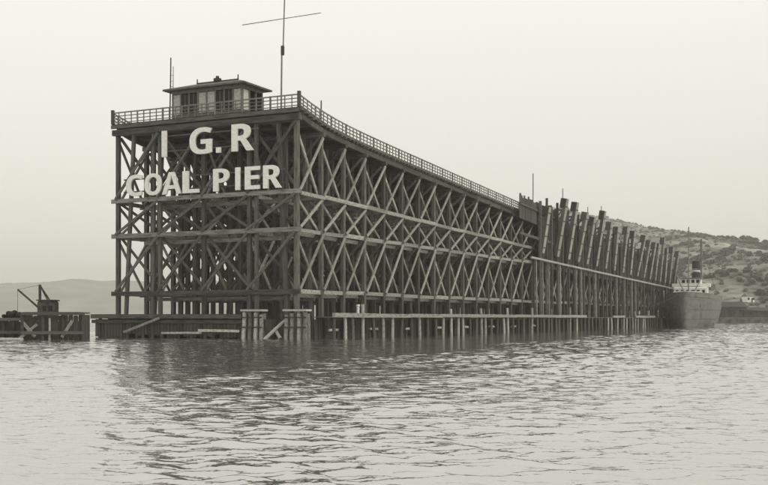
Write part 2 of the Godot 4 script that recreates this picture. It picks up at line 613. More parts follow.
func build_pier() -> void:
	var pier := thing("coal_pier", "tall dark timber trestle coal pier standing in the harbour water", "pier", pier_xf)
	var rows := [0.0, 4.6, 9.2, 13.8, W]
	var nb := int(FAR_END / BAY)
	for b in nb + 1:
		var u := b * BAY
		var top := deck_y(u) - .95
		var face := b == 0
		# posts of the bent
		for r in rows.size():
			var z: float = -rows[r]
			var sz := .37 if r == 0 or r == 4 else .34
			var m := wood("post")
			put("post", beam_xf(Vector3(u + j(), -1.0, z + j()), Vector3(u + j(), top, z), sz, sz, Vector3.BACK), m, .1)
			if r == 1 or r == 3:
				var dz := .75 if r == 1 else -.75
				put("post", beam_xf(Vector3(u + j(), -1.0, z + dz), Vector3(u + j(), top, z + dz * .9), .3, .3, Vector3.BACK), wood("post"), .1)
		# added timbers halfway along the bay, to darken the trestle inside
		if b < nb:
			for v in [2.3, 6.9, 11.5, 16.1]:
				put("added_post", beam_xf(Vector3(u + 2.0 + j(.1), -1.0, -v + j(.1)), Vector3(u + 2.0 + j(.06), deck_y(u + 2.0) - .6, -v), .36, .36, Vector3.BACK), wood("post"), .1)
			for L in [1, 2, 3]: put("ledger", beam_xf(Vector3(u + 1.72, lv(L, u) - .5, -1.6), Vector3(u + 1.72, lv(L, u) - .5, -W + 1.6), .16, .34), wood("mid"), .1)
		# batter posts
		put("batter_post", beam_xf(Vector3(u, -1.0, -.75), Vector3(u, top, -1.75), .32, .32, Vector3.BACK), wood("post"), .1)
		put("batter_post", beam_xf(Vector3(u, -1.0, -W + .7), Vector3(u, top, -W + 1.75), .32, .32, Vector3.BACK), wood("post"), .1)
		# cross ledgers
		for L in [1, 2, 3]:
			var y := lv(L, u)
			var m2 := wood("mid") if L > 1 else wood("post")
			put("ledger", beam_xf(Vector3(u - .29, y + j(), .2 if b > 0 else .5), Vector3(u - .29, y + j(), -W - .5), .17, .4), m2, .1)
			if b > 0: put("ledger", beam_xf(Vector3(u + .29, y + j(), .1), Vector3(u + .29, y + j(), -W - .3), .16, .36), wood("mid"), .08)
		put("cap_beam", beam_xf(Vector3(u, top + .18, .38), Vector3(u, top + .18, -W - .38), .36, .36), wood("post"), .1)
		# cross braces each side of the bent, shade put into their dark tone
		for L in [1, 2, 3]:
			var y0 := lv(L, u)
			var y1 := lv(L + 1, u)
			for r in 4:
				var za: float = -rows[r]
				var zb: float = -rows[r + 1]
				var m3 := wood("post")
				put("brace", beam_xf(Vector3(u - .41, y0 + .15, zb), Vector3(u - .41, y1 - .15, za), .12, .23), m3, .1)
				put("brace", beam_xf(Vector3(u + .41 - (.0 if b > 0 else .0), y0 + .15, za), Vector3(u + .41, y1 - .15, zb), .12, .24), wood("post"), .08)
	# lengthwise members, toned paler than the bents so the side looks sunlit
	for b in nb:
		var u := b * BAY
		var u2 := u + BAY
		for r in rows.size():
			var z: float = -rows[r]
			var outer := r == 0
			var plain := u < FREE_END - .1
			for L in [1, 2, 3]:
				var ya := lv(L, u)
				var yb := lv(L, u2)
				var zz := z + (.08 if outer else 0.0)
				var m := wood("plank")
				var hgt := .34
				if outer:
					if L == 3:
						zz = z + .34
						hgt = .34
					elif L == 2: hgt = .34
				put("girt", beam_xf(Vector3(u + (.0 if L == 3 else .2), ya + j(), zz), Vector3(u2 - (.0 if L == 3 else .2), yb + j(), zz), .18, hgt), m, .1)
				if outer and plain and L != 3:
					put("girt", beam_xf(Vector3(u, ya - .3 + j(), z - .5), Vector3(u2, yb - .3 + j(), z - .5), .18, .3), wood("plank"), .1)
			for L in [1, 2, 3]:
				var y0 := lv(L, u) + .2
				var y1 := lv(L + 1, u2) - .1
				var m4 := wood("plank")
				var zo := z + (.27 if outer else .22)
				put("brace", beam_xf(Vector3(u + .12, y0, zo), Vector3(u2 - .05, y1, zo), .12, .25 if outer else .22), m4, .1)
				put("brace", beam_xf(Vector3(u2 - .1, lv(L, u2) + .2, z - .27), Vector3(u + .1, lv(L + 1, u) - .1, z - .27), .12, .24), wood("plank"), .08)
	# deck: stringers, ties with showing ends, planking
	var seg := 0.0
	while seg < FAR_END - .1:
		var e := seg + (2.0 if seg < 16.0 else 4.0)
		for z in [-.12, -W + .12]:
			put("stringer", beam_xf(Vector3(seg, deck_y(seg) - .42, z + .2 * signf(z + W * .5)), Vector3(e, deck_y(e) - .42, z + .2 * signf(z + W * .5)), .26, .46), wood("post"), .1)
		for z in [-3.0, -6.0, -9.2, -12.4, -15.4]:
			put("stringer", beam_xf(Vector3(seg, deck_y(seg) - .42, z), Vector3(e, deck_y(e) - .42, z), .5, .44), wood("post"), .08)
		seg = e
	var t := -.2
	while t < FAR_END:
		put("tie", beam_xf(Vector3(t, deck_y(maxf(t, 0.0)) - .11, .5 + j(.04)), Vector3(t, deck_y(maxf(t, 0.0)) - .11, -W - .5), .24, .2), wood("post"), .1)
		t += .72
	# front fascia beams
	put("fascia_beam", beam_xf(Vector3(-.42, deck_y(0) - .2, .45), Vector3(-.42, deck_y(0) - .2, -W - .45), .12, .36), wood("post"), .1)
	put("fascia_beam", beam_xf(Vector3(-.3, deck_y(0) - .72, .4), Vector3(-.3, deck_y(0) - .72, -W - .4), .2, .5), wood("post"), .1)
	for k in 12:
		var u := k * 4.667
		put("kerb_beam", beam_xf(Vector3(u, deck_y(u) + .14, .28), Vector3(u + 4.66, deck_y(u + 4.66) + .14, .28), .2, .2), wood("mid"), .1)
	flush(pier, M.mass)
	# planking as one sheet, thick
	var st := SurfaceTool.new()
	st.begin(Mesh.PRIMITIVE_TRIANGLES)
	st.set_smooth_group(-1)
	var u0 := -.35
	while u0 < FAR_END - .01:
		var u1: float = minf(u0 + 1.4, FAR_END)
		var ya := deck_y(maxf(u0, 0.0))
		var yb := deck_y(maxf(u1, 0.0))
		var zf := .44
		var zb := -W - .44
		tri_quad(st, Vector3(u0, ya + .05, zf), Vector3(u0, ya + .05, zb), Vector3(u1, yb + .05, zb), Vector3(u1, yb + .05, zf))
		tri_quad(st, Vector3(u0, ya - .008, zb), Vector3(u0, ya - .008, zf), Vector3(u1, yb - .008, zf), Vector3(u1, yb - .008, zb))
		tri_quad(st, Vector3(u0, ya - .008, zf), Vector3(u0, ya + .05, zf), Vector3(u1, yb + .05, zf), Vector3(u1, yb - .008, zf))
		tri_quad(st, Vector3(u1, yb - .008, zb), Vector3(u1, yb + .05, zb), Vector3(u0, ya + .05, zb), Vector3(u0, ya - .008, zb))
		u0 = u1
	st.generate_normals()
	part(pier, "deck", st.commit(), M.mass)
	railing("side", pier)

func railing(_w: String, pier: Node3D) -> void:
	# front railing, loading-side railing and the one on the far side
	var runs := [["front", Vector3(-.3, 0, .38), Vector3(-.3, 0, -W - .38), 28], ["side", Vector3(-.3, 0, .38), Vector3(FREE_END - 2.0, 0, .38), 80], ["back", Vector3(-.3, 0, -W - .38), Vector3(FREE_END - 2.0, 0, -W - .38), 80]]
	for r in runs:
		var a: Vector3 = r[1]
		var b: Vector3 = r[2]
		var n: int = r[3]
		var holder := Node3D.new()
		holder.name = "railing"
		pier.add_child(holder, true)
		for i in n + 1:
			if i == 0 and r[0] != "front": continue
			if i == n and r[0] == "front": continue
			var p := a.lerp(b, float(i) / n)
			var y := deck_y(maxf(p.x, 0.0))
			var main := i % 4 == 0
			var th := .13 if main else .075
			part(holder, "baluster", unit_box, wood("mid"), beam_xf(Vector3(p.x, y + .03, p.z), Vector3(p.x + j(.015), y + (1.12 if main else 1.05), p.z + j(.015)), th, th, Vector3.BACK))
		var steps := 1 if r[0] == "front" else 26
		for k in steps:
			var p := a.lerp(b, float(k) / steps)
			var q := a.lerp(b, float(k + 1) / steps)
			p.y = deck_y(maxf(p.x, 0)); q.y = deck_y(maxf(q.x, 0))
			for h in [[1.06, .11], [.76, .07], [.46, .07], [.18, .07]]:
				part(holder, "rail", unit_box, wood("mid"), beam_xf(p + Vector3.UP * h[0], q + Vector3.UP * h[0], .09, h[1]))
	for z in [.38, -W - .38]:
		part(pier, "corner_post", unit_box, wood("post"), beam_xf(Vector3(-.3, deck_y(0) + .05, z), Vector3(-.3, deck_y(0) + 1.32, z), .24, .24, Vector3.BACK))

# ------------------------------------------------------------------ signs
func build_signs() -> void:
	var f := SystemFont.new()
	f.font_names = PackedStringArray(["Droid Sans"])
	f.font_weight = 700
	var lines := [
		["tall white block letters I G. R mounted under the front railing", 15.6, 17.85, [["I", 13.55, 13.05], ["G", 10.6, 8.35], [".", 7.9, 7.45], ["R", 6.35, 4.2]]],
		["white block letters COAL PIER mounted above the front cross beam", 12.36, 14.25, [["C", 17.4, 15.6], ["O", 15.4, 13.6], ["A", 13.5, 11.5], ["L", 11.35, 9.65], ["P", 8.2, 6.6], ["I", 5.98, 5.52], ["E", 5.05, 3.6], ["R", 3.25, 1.5]]]]
	for l in lines:
		var t := thing("letter_sign", l[0], "sign", pier_xf * Transform3D(Basis(), Vector3(-.62, l[1], .42)), "sign lettering on the pier front")
		var hgt: float = l[2] - l[1]
		for c in l[3]:
			var tm := TextMesh.new()
			tm.font = f
			tm.text = c[0]
			tm.font_size = 64
			tm.pixel_size = .02
			tm.depth = .16
			tm.curve_step = 1.0
			var ab := tm.get_aabb()
			var w: float = c[1] - c[2]
			var h := hgt if c[0] != "." else .45
			var s := Vector3(w / ab.size.x, h / ab.size.y, 1.0)
			var ctr := ab.get_center() * s
			var rot := Basis(Vector3.UP, -PI / 2)
			var pos := Vector3(0, h * .5, -(c[1] + c[2]) * .5) - rot * Vector3(ctr.x, ctr.y, 0)
			if c[0] == "I" or c[0] == ".":
				part(t, "letter", unit_box, M.white, cuboid(Vector3(0, h * .5, -(c[1] + c[2]) * .5), Vector3(.16, h, w)))
				continue
			part(t, "letter", tm, M.white, Transform3D(rot * Basis.from_scale(s), pos + Vector3(j(.02), 0, 0)))
		for y in [hgt * .22, hgt * .8]:
			part(t, "batten", unit_box, wood("dark"), beam_xf(Vector3(.14, y, -l[3][-1][2] + .4), Vector3(.14, y, -l[3][0][1] - .4), .07, .12))

# ------------------------------------------------------------------ cabin
func build_cabin() -> void:
	var y0 := deck_y(2.0) + .05
	var xf := pier_xf * Transform3D(Basis(), Vector3(1.1, y0, -9.7))
	var t := thing("control_cabin", "wooden lookout cabin with a low hipped roof on the pier deck", "cabin", xf)
	var w := 7.3      # along z
	var dp := 3.3     # along x
	var h := 3.3
	var hz := w * .5
	var wm := mat(.19, .85, 1.0, grain_tex, .6)
	var dm := mat(.09, .85, 1.0, grain_tex, .6)
	# front wall: bays between posts, lower boarding and windows
	for i in 21:      # vertical boards of the dado, front
		var z0 := -hz + w * i / 21.0
		part(t, "board", unit_box, [wm, dm][0], cuboid(Vector3(.02 + j(.008), .5, z0 + w / 42.0), Vector3(.05, 1.0, w / 21.0 - .02)))
	for i in 8:
		part(t, "board", unit_box, wm, cuboid(Vector3(.2 + dp * (i + .5) / 8.0 - .1, .5, hz - .02), Vector3(dp / 8.0 - .02, 1.0, .05)))
	part(t, "wall", unit_box, dm, cuboid(Vector3(dp - .1, h * .5, 0), Vector3(.08, h, w - .1)))
	part(t, "wall", unit_box, dm, cuboid(Vector3(dp * .5, h * .5, -hz + .05), Vector3(dp - .2, h, .08)))
	part(t, "floor", unit_box, dm, cuboid(Vector3(dp * .5, .03, 0), Vector3(dp - .1, .06, w - .1)))
	part(t, "header", unit_box, wm, cuboid(Vector3(.03, h - .2, 0), Vector3(.09, .4, w)))
	part(t, "header", unit_box, wm, cuboid(Vector3(dp * .5, h - .2, hz - .03), Vector3(dp - .12, .4, .09)))
	part(t, "sill", unit_box, wm, cuboid(Vector3(0, 1.04, 0), Vector3(.14, .08, w + .06)))
	part(t, "sill", unit_box, wm, cuboid(Vector3(dp * .5, 1.04, hz), Vector3(dp - .16, .08, .14)))
	var n := 8
	for i in n + 1:
		var z := -hz + w * i / n
		part(t, "wall_post", unit_box, wm, cuboid(Vector3(.03, h * .5 - .1, clampf(z, -hz + .06, hz - .06)), Vector3(.13, h - .2, .13)))
	# glazed or boarded or open bays, as seen from the water: open ones dark
	var fill := ["p", "o", "o", "p", "p", "o", "o", "p"]
	for i in n:
		var z := -hz + w * (i + .5) / n
		if fill[i] == "p":
			var pnl := part(t, "shutter", unit_box, mat(.5, .8, 1.0, grain_tex, .7), cuboid(Vector3(.05, 1.96, z), Vector3(.04, 1.76, w / n - .14)))
			pnl.set_meta("label", "pale closed shutter")
		else:
			var fr := part(t, "window", unit_box, wm, cuboid(Vector3(.05, 1.96, z), Vector3(.05, 1.76, .05)))
			part(fr, "pane", unit_box, M.glass, Transform3D(Basis.from_scale(Vector3(.3, .98, 18.0)), Vector3(.25, 0, 0)))
	for i in 4:
		var x := .12 + (dp - .24) * i / 3.0
		part(t, "wall_post", unit_box, wm, cuboid(Vector3(x, h * .5 - .1, hz - .03), Vector3(.12, h - .2, .12)))
	part(t, "shutter", unit_box, mat(.6, .8, 1.0, grain_tex, .7), cuboid(Vector3(.65, 1.96, hz - .05), Vector3(.8, 1.76, .04)))  # pale panel in place of bright sky seen through the side windows
	# hipped roof with eaves
	var st := SurfaceTool.new()
	st.begin(Mesh.PRIMITIVE_TRIANGLES)
	st.set_smooth_group(-1)
	var o := .6
	var e := [Vector3(-o, h, hz + o), Vector3(-o, h, -hz - o), Vector3(dp + o, h, -hz - o), Vector3(dp + o, h, hz + o)]
	var r0 := Vector3(dp * .5, h + .72, hz - 1.5)
	var r1 := Vector3(dp * .5, h + .72, -hz + 1.5)
	tri_quad(st, e[0], e[1], r1, r0)
	tri(st, e[1], e[2], r1)
	tri_quad(st, e[2], e[3], r0, r1)
	tri(st, e[3], e[0], r0)
	var dn := Vector3(0, -.14, 0)
	for k in 4: tri_quad(st, e[k] + dn, e[(k + 1) % 4] + dn, e[(k + 1) % 4], e[k])
	tri_quad(st, e[3] + dn, e[2] + dn, e[1] + dn, e[0] + dn)
	st.generate_normals()
	var roof := part(t, "roof", st.commit(), mat(.13, .8, 1.0, rough_tex, .6))
	part(roof, "ridge_cap", unit_box, M.iron, beam_xf(r0 + Vector3.UP * .03, r1 + Vector3.UP * .03, .22, .1))
	part(roof, "finial", unit_pile, M.iron, post_xf(r0, r0 + Vector3.UP * .45, .12, .12))
	part(roof, "finial", unit_pile, M.iron, post_xf(r1, r1 + Vector3.UP * .42, .12, .12))
	part(roof, "vent", unit_box, M.iron, cuboid((r0 + r1) * .5 + Vector3(0, .16, .0), Vector3(.5, .3, .5)))
	part(roof, "vent", unit_pile, M.iron, post_xf((r0 + r1) * .5 + Vector3(0, .3, .0), (r0 + r1) * .5 + Vector3(0, .5, 0), .34, .34))

# ------------------------------------------------------------------ loading berths
func build_berths() -> void:
	# boarded bin wall of the berths
	var wall := thing("coal_bin_wall", "dark boarded coal bin wall behind the raised loading chutes", "bin wall", pier_xf * Transform3D(Basis(), Vector3(FREE_END - 4.0, 0, 0)))
	var u := FREE_END - 4.0
	var k := 0
	while u < FAR_END:
		var wd := rng.randf_range(.5, .66)
		var y0 := 9.6 - .02 * u + rng.randf_range(-.1, .1)
		if u < FREE_END + 3.0: y0 = deck_y(u) - 1.2
		var y1 := deck_y(u) + (.9 if u > FREE_END + 10 else 1.7) + rng.randf_range(-.3, .3)
		put("board", cuboid(Vector3(u + wd * .5 - (FREE_END - 4.0), (y0 + y1) * .5, 1.15 + j(.03)), Vector3(wd - .03, y1 - y0, .08)), wood("post"), .07)
		u += wd
		k += 1
	var zz := 1.3
	put("wale", beam_xf(Vector3(3.0, 9.35, zz + .35), Vector3(FAR_END - FREE_END + 3.0, 7.43, zz + .35), .2, .25), M.pale[3], .3)
	put("wale", beam_xf(Vector3(-.5, 12.2, zz + .1), Vector3(13.0, 11.7, zz + .1), .2, .34), M.post[3], .3)
	put("wale", beam_xf(Vector3(0.0, deck_y(54.0) + .7, zz), Vector3(94.0, deck_y(146.0) + .7, zz), .16, .22), M.post[3], .3)
	# props under the bins
	var q := FREE_END + 1.0
	while q < FAR_END + .5:
		var uu := q - (FREE_END - 4.0)
		put("prop", beam_xf(Vector3(uu, 1.4, zz + .1), Vector3(uu + j(.1), 9.2 - .02 * (q - 56.0), zz), .26, .26, Vector3.BACK), wood("post"), .2)
		if rng.randf() < .4: put("prop", beam_xf(Vector3(uu + .8, 1.4, zz + .2), Vector3(uu + .8, 9.2 - .02 * (q - 56.0), zz + .1), .18, .18, Vector3.BACK), wood("pale"), .2)
		q += 2.6
	q = FREE_END + 3.0
	while q < FAR_END:
		var ug := q - (FREE_END - 4.0)
		put("guide_post", beam_xf(Vector3(ug, 8.6, zz + .22), Vector3(ug + j(.1), deck_y(q) + rng.randf_range(1.2, 3.0), zz + .3), .3, .3, Vector3.BACK), wood("post"), .1)
		q += rng.randf_range(1.9, 2.9)
	flush(wall, M.mass)
	# raised chutes
	var spots := [60.6, 67.0, 72.2, 77.0, 81.6, 86.8, 92.2, 97.6, 103.2, 108.4, 113.4, 118.4, 123.2, 127.6, 131.8, 136.2, 140.4, 144.6]
	for i in spots.size():
		var s: float = spots[i] - .9
		var yb := 10.1 - .022 * (s - 60.0)
		var len := 7.8 + rng.randf_range(-1.0, .8) - .005 * (s - 60.0)
		if i == 0: len = 6.0
		var lean := .14 + j(.07)
		var t := thing("coal_chute", "raised coal loading chute leaning out from the bin wall" if i != 0 else "shorter raised coal chute beside the end of the open trestle", "chute", pier_xf * Transform3D(Basis(Vector3.RIGHT, lean), Vector3(s, yb, 1.75)), "raised coal chutes along the loading face")
		var cm := wood("pale")
		part(t, "trough", unit_box, cm, cuboid(Vector3(0, len * .5, 0), Vector3(.95, len, .1)))
		for e in [-1, 1]:
			part(t, "side_board", unit_box, wood("post"), cuboid(Vector3(.52 * e, len * .5 + .05, -.2), Vector3(.08, len, .42)))
		for r in 4:
			part(t, "band", unit_box, M.iron, cuboid(Vector3(0, len * (.12 + .25 * r), .075), Vector3(1.0, .1, .06)))
		part(t, "head_box", unit_box, wood("dark"), cuboid(Vector3(0, len - .6, -.42), Vector3(1.2, 1.3, .7)))
		part(t, "hinge_beam", unit_box, wood("dark"), cuboid(Vector3(0, -.15, -.15), Vector3(1.2, .25, .3)))
		var ca := SurfaceTool.new()
		ca.begin(Mesh.PRIMITIVE_TRIANGLES)
		for e in [-.35, .35]:
			ca.append_from(unit_box, 0, beam_xf(Vector3(e, len * .93, -.05), Vector3(e, len * .62, -2.6), .05, .05))
		part(t, "stay_cable", ca.commit(), M.iron)
	# hoist gantry posts between the chutes
	for i in range(0, spots.size() - 1, 1):
		var s: float = (spots[i] + spots[i + 1]) * .5
		var y := deck_y(s)
		var t := thing("hoist_post", "dark timber hoist post standing on the bin top between two chutes", "post", pier_xf * Transform3D(Basis(), Vector3(s, y, .3)), "hoist posts over the coal bins")
		var h := rng.randf_range(1.6, 2.6)
		part(t, "mast", unit_box, wood("dark"), beam_xf(Vector3(0, 0, 0), Vector3(j(.1), h, 0), .3, .3, Vector3.BACK))
		part(t, "arm", unit_box, wood("dark"), beam_xf(Vector3(0, h - .25, -.8), Vector3(0, h - .15, 1.3), .2, .22))
		part(t, "strut", unit_box, wood("dark"), beam_xf(Vector3(0, h * .4, 0), Vector3(0, h - .2, 1.0), .14, .16))

# ------------------------------------------------------------------ low wharf, dolphins
func build_wharf() -> void:
	var t := thing("side_wharf", "low fender wharf with a pale edge beam along the loading face", "wharf", pier_xf)
	var z1 := 1.9
	var u := 2.5
	var n := 0
	while u < FAR_END:
		var h := 1.75 + j(.1)
		if n % 5 == 3: h = 2.9 + j(.3)
		put("pile", post_xf(Vector3(u + j(.2), -1.2, z1 + .2 + j(.1)), Vector3(u + j(.06), h, z1 + .15), .34, .34), wood("post") if rng.randf() < .6 else wood("pale"), .15, unit_pile)
		put("pile", post_xf(Vector3(u + 1.0 + j(.2), -1.2, z1 - 1.2), Vector3(u + 1.0, 1.7, z1 - 1.2), .34, .34), wood("dark"), .1, unit_pile)
		u += 2.0 if rng.randf() < .7 else 1.3
		n += 1
	u = 2.0
	while u < FAR_END - 1.0:
		var gap := u > 60.0 and rng.randf() < .3
		var l := minf(7.6, FAR_END - u)
		if not gap: put("edge_beam", beam_xf(Vector3(u, 1.92 + j(), z1 + .42), Vector3(u + l - .05, 1.92 + j(), z1 + .42), .26, .36), M.pale[0] if u < 60 else wood("plank"), .3)
		put("edge_beam", beam_xf(Vector3(u, 1.6, z1 - .1), Vector3(u + l, 1.6, z1 - .1), .22, .22), wood("dark"), .1)
		if u < 60: put("wale", beam_xf(Vector3(u + 1.0, .75 + j(.1), z1 - .6), Vector3(u + 2.6, .7, z1 - .6), .15, .2), M.bleached[rng.randi() % 5], .4)
		u += l
	u = 2.4
	while u < FAR_END:      # added boards behind the piles, for the darkness under the wharf
		put("added_sheeting", cuboid(Vector3(u, .55 + j(.1), z1 - 1.5 + j(.04)), Vector3(.5, 2.2, .1)), wood("post"), .1)
		u += .56
	u = 2.2
	while u < FAR_END:
		put("deck_plank", cuboid(Vector3(u, 1.77, z1 - 1.0), Vector3(.36, .08, 2.5)), wood("mid"), .15)
		u += .42
	flush(t, M.mass)
	# white mooring post and a lamp bracket on the wharf
	var mp := thing("mooring_post", "short white mooring post on the side wharf", "mooring post", pier_xf * Transform3D(Basis(), Vector3(8.9, 1.8, 1.0)))
	part(mp, "shaft", unit_pile, M.white, post_xf(Vector3.ZERO, Vector3(0, 1.0, 0), .3, .3))
	part(mp, "cap", unit_pile, M.white, post_xf(Vector3(0, .95, 0), Vector3(0, 1.1, 0), .36, .36))
	# dolphins at the corner and along the front
	dolphin("fender_dolphin", "cluster of bound fender piles at the pier's outer corner", Vector3(-1.3, 0, .75), [-.85, -.35, .3, .85])
	dolphin("fender_dolphin", "cluster of bound fender piles before the middle of the front face", Vector3(-1.5, 0, -3.2), [-.8, -.25, .3, .8])
	# leaning logs between them
	var logs := [[Vector3(-1.9, -.1, -2.0), Vector3(-1.0, 2.0, .1), "long pale log leaning between the two fender dolphins", "bleached"], [Vector3(-2.0, 0.0, -.35), Vector3(-1.2, .9, -1.4), "short pale log crossing behind the leaning log at the waterline", "pale"]]
	for l in logs:
		var g := thing("leaning_log", l[2], "log", pier_xf)
		part(g, "shaft", unit_pile, M[l[3]][0], post_xf(l[0], l[1], .3, .3))
		part(g, "cut_end", unit_pile, M.bleached[4], post_xf(l[1], l[1] + (l[1] - l[0]).normalized() * .03, .25, .25))
	# low landing stage along the front
	var s := thing("landing_stage", "low dark timber landing stage along the foot of the front face", "landing stage", pier_xf)
	var zA := -4.3
	var zB := -W - 1.75
	put("edge_beam", beam_xf(Vector3(-1.5, 1.8, zA), Vector3(-1.5, 1.82, zB), .3, .34), M.dark[4], .08)
	put("edge_beam", beam_xf(Vector3(-1.42, 1.38, zA), Vector3(-1.42, 1.4, zB), .2, .3), M.dark[2], .08)
	var z := zA - .2
	while z > zB:
		put("deck_plank", cuboid(Vector3(-.1, 2.0, z), Vector3(2.9, .07, .38)), wood("dark"), .1)
		z -= .42
	z = zA - .3
	while z > zB:
		put("pile", post_xf(Vector3(-1.15 + j(.1), -1.2, z + j(.1)), Vector3(-1.15, 1.7, z), .34, .34), wood("dark"), .1, unit_pile)
		put("pile", post_xf(Vector3(.9, -1.2, z - .7), Vector3(.9, 1.9, z - .7), .34, .34), wood("dark"), .1, unit_pile)
		z -= 1.35
	z = 1.0
	while z > zB + .3:      # hanging fender boards, uneven bottoms
		var low := rng.randf_range(-.2, .35)
		if rng.randf() < .95: put("fender_board", cuboid(Vector3(-1.3 + j(.03), (low + 1.6) * .5, z), Vector3(.09, 1.6 - low, .3)), wood("dark"), .08)
		z -= .34
	z = .6
	while z > zB + .3:      # added boarding between the back piles, closing bright gaps
		put("added_back_board", cuboid(Vector3(1.15 + j(.03), .85, z), Vector3(.09, 2.0 + j(.2), .42)), wood("dark"), .08)
		z -= .45
	put("wale", beam_xf(Vector3(-1.62, .62, -4.5), Vector3(-1.62, .66, -8.6), .14, .2), M.bleached[2], .4)
	put("wale", beam_xf(Vector3(-1.62, .46, -8.3), Vector3(-1.62, .42, -12.4), .14, .18), M.bleached[0], .4)
	put("brace", beam_xf(Vector3(-1.7, .5, -16.4), Vector3(-1.7, 1.72, -12.6), .12, .2), M.mid[4], .3)
	flush(s, M.mass)

func dolphin(called: String, label: String, at: Vector3, offs: Array) -> void:
	var t := thing(called, label, "fender piles", pier_xf * Transform3D(Basis(), at), "bound fender pile clusters")
	var i := 0
	for row in 2:
		for o in offs:
			part(t, "pile", unit_pile, wood("pale") if (row == 0 and i % 2 == 0) else wood("mid"), post_xf(Vector3(-.25 + row * .5 + j(.05), -1.3, o * 1.1), Vector3(-.1 + row * .4, 2.05 + j(.12), o), .4, .4))
			i += 1
	for y in [.95, 1.75]:
		part(t, "binding", unit_box, M.iron, beam_xf(Vector3(-.4, y, offs[0] - .25), Vector3(-.4, y, offs[-1] + .25), .06, .1))
		part(t, "binding", unit_box, M.iron, beam_xf(Vector3(.52, y, offs[0] - .25), Vector3(.52, y, offs[-1] + .25), .06, .1))
	part(t, "cap_timber", unit_box, M.bleached[0], cuboid(Vector3(.05, 2.32, 0), Vector3(.9, .16, offs[-1] - offs[0] + .5)))

# ------------------------------------------------------------------ cribs to the left
func px_at(px: float, depth: float) -> float:
	return (px - 384.0) / FOCAL * depth

func build_left_cribs() -> void:
	var d := 88.0
	var crib := thing("timber_crib", "dark boarded timber crib standing apart from the landing stage", "timber crib", Transform3D(Basis(Vector3.UP, .12), Vector3(px_at(57, d), 0, -d)))
	var w := 4.6
	crib_body(crib, w, 3.2, 2.15, false)
	part(crib, "post", unit_pile, M.bleached[0], post_xf(Vector3(-.25, -1.0, 1.78), Vector3(-.25, 1.7, 1.74), .2, .2))
	part(crib, "strut", unit_box, M.mid[4], beam_xf(Vector3(-2.4, 1.5, 1.8), Vector3(-1.3, .25, 2.0), .1, .24))
	part(crib, "strut", unit_box, M.mid[3], beam_xf(Vector3(-2.5, .1, 2.0), Vector3(-1.2, 1.2, 1.8), .1, .2))
	part(crib, "strut", unit_box, M.mid[4], beam_xf(Vector3(.7, .2, 1.95), Vector3(1.5, 1.5, 1.8), .1, .26))
	d = 90.0
	var low := thing("timber_crib", "lower dark crib heaped with coal beside the crane", "timber crib", Transform3D(Basis(Vector3.UP, .05), Vector3(px_at(14.5, d), 0, -d)))
	crib_body(low, 2.4, 3.0, 1.7, true)
	var boom := thing("floating_boom", "pale timber boom floating at the foot of the coal crib", "log", Transform3D(Basis(), Vector3(px_at(10, 86.0), 0, -86.0)))
	part(boom, "shaft", unit_pile, M.bleached[1], post_xf(Vector3(-2.6, .05, 0), Vector3(1.1, .03, .3), .28, .28))
	part(boom, "cut_end", unit_pile, M.bleached[4], post_xf(Vector3(1.1, .03, .3), Vector3(1.14, .03, .303), .24, .24))

func crib_body(t: Node3D, w: float, dp: float, h: float, heap: bool) -> void:
	var n := int(w / .36)
	for i in n:
		var x := -w * .5 + w * (i + .5) / n
		part(t, "board", unit_box, wood("dark"), cuboid(Vector3(x, h * .5 - .35, dp * .5 + j(.02)), Vector3(w / n - .03, h + .3 + j(.15), .1)))
	for i in int(dp / .36):
		var z := -dp * .5 + .18 + i * .36
		for e in [-1, 1]:
			part(t, "board", unit_box, wood("dark"), cuboid(Vector3(w * .5 * e, h * .5 - .35, z), Vector3(.1, h + .3, .33)))
	for i in 4:
		var x := -w * .5 + w * i / 3.0
		part(t, "pile", unit_pile, wood("dark"), post_xf(Vector3(x, -1.2, dp * .5 + .2), Vector3(x, h - .1 + j(.1), dp * .5 + .2), .32, .32))
	for y in [h - .1, .55]:
		part(t, "wale", unit_box, wood("post"), cuboid(Vector3(0, y, dp * .5 + .42), Vector3(w + .1, .24, .16)))
	part(t, "deck", unit_box, M.mass, cuboid(Vector3(0, h - .05, 0), Vector3(w + .1, .14, dp + .2)))
	if heap:
		for i in 26:
			var a := rng.randf() * TAU
			var r := sqrt(rng.randf())
			part(t, "coal_lump", pile_lump(i % 4), M.coal, Transform3D(Basis(Vector3(j(1), j(1), j(1)).normalized(), a).scaled(Vector3.ONE * rng.randf_range(.25, .5)), Vector3(cos(a) * r * w * .42, h + .1 + .35 * (1 - r), sin(a) * r * dp * .4)))

var lumps := {}
func pile_lump(i: int) -> Mesh:
	if not lumps.has(i):
		var s := SphereMesh.new()
		s.radial_segments = 7
		s.rings = 3
		s.radius = .6
		s.height = .9 + .1 * i
		lumps[i] = s
	return lumps[i]

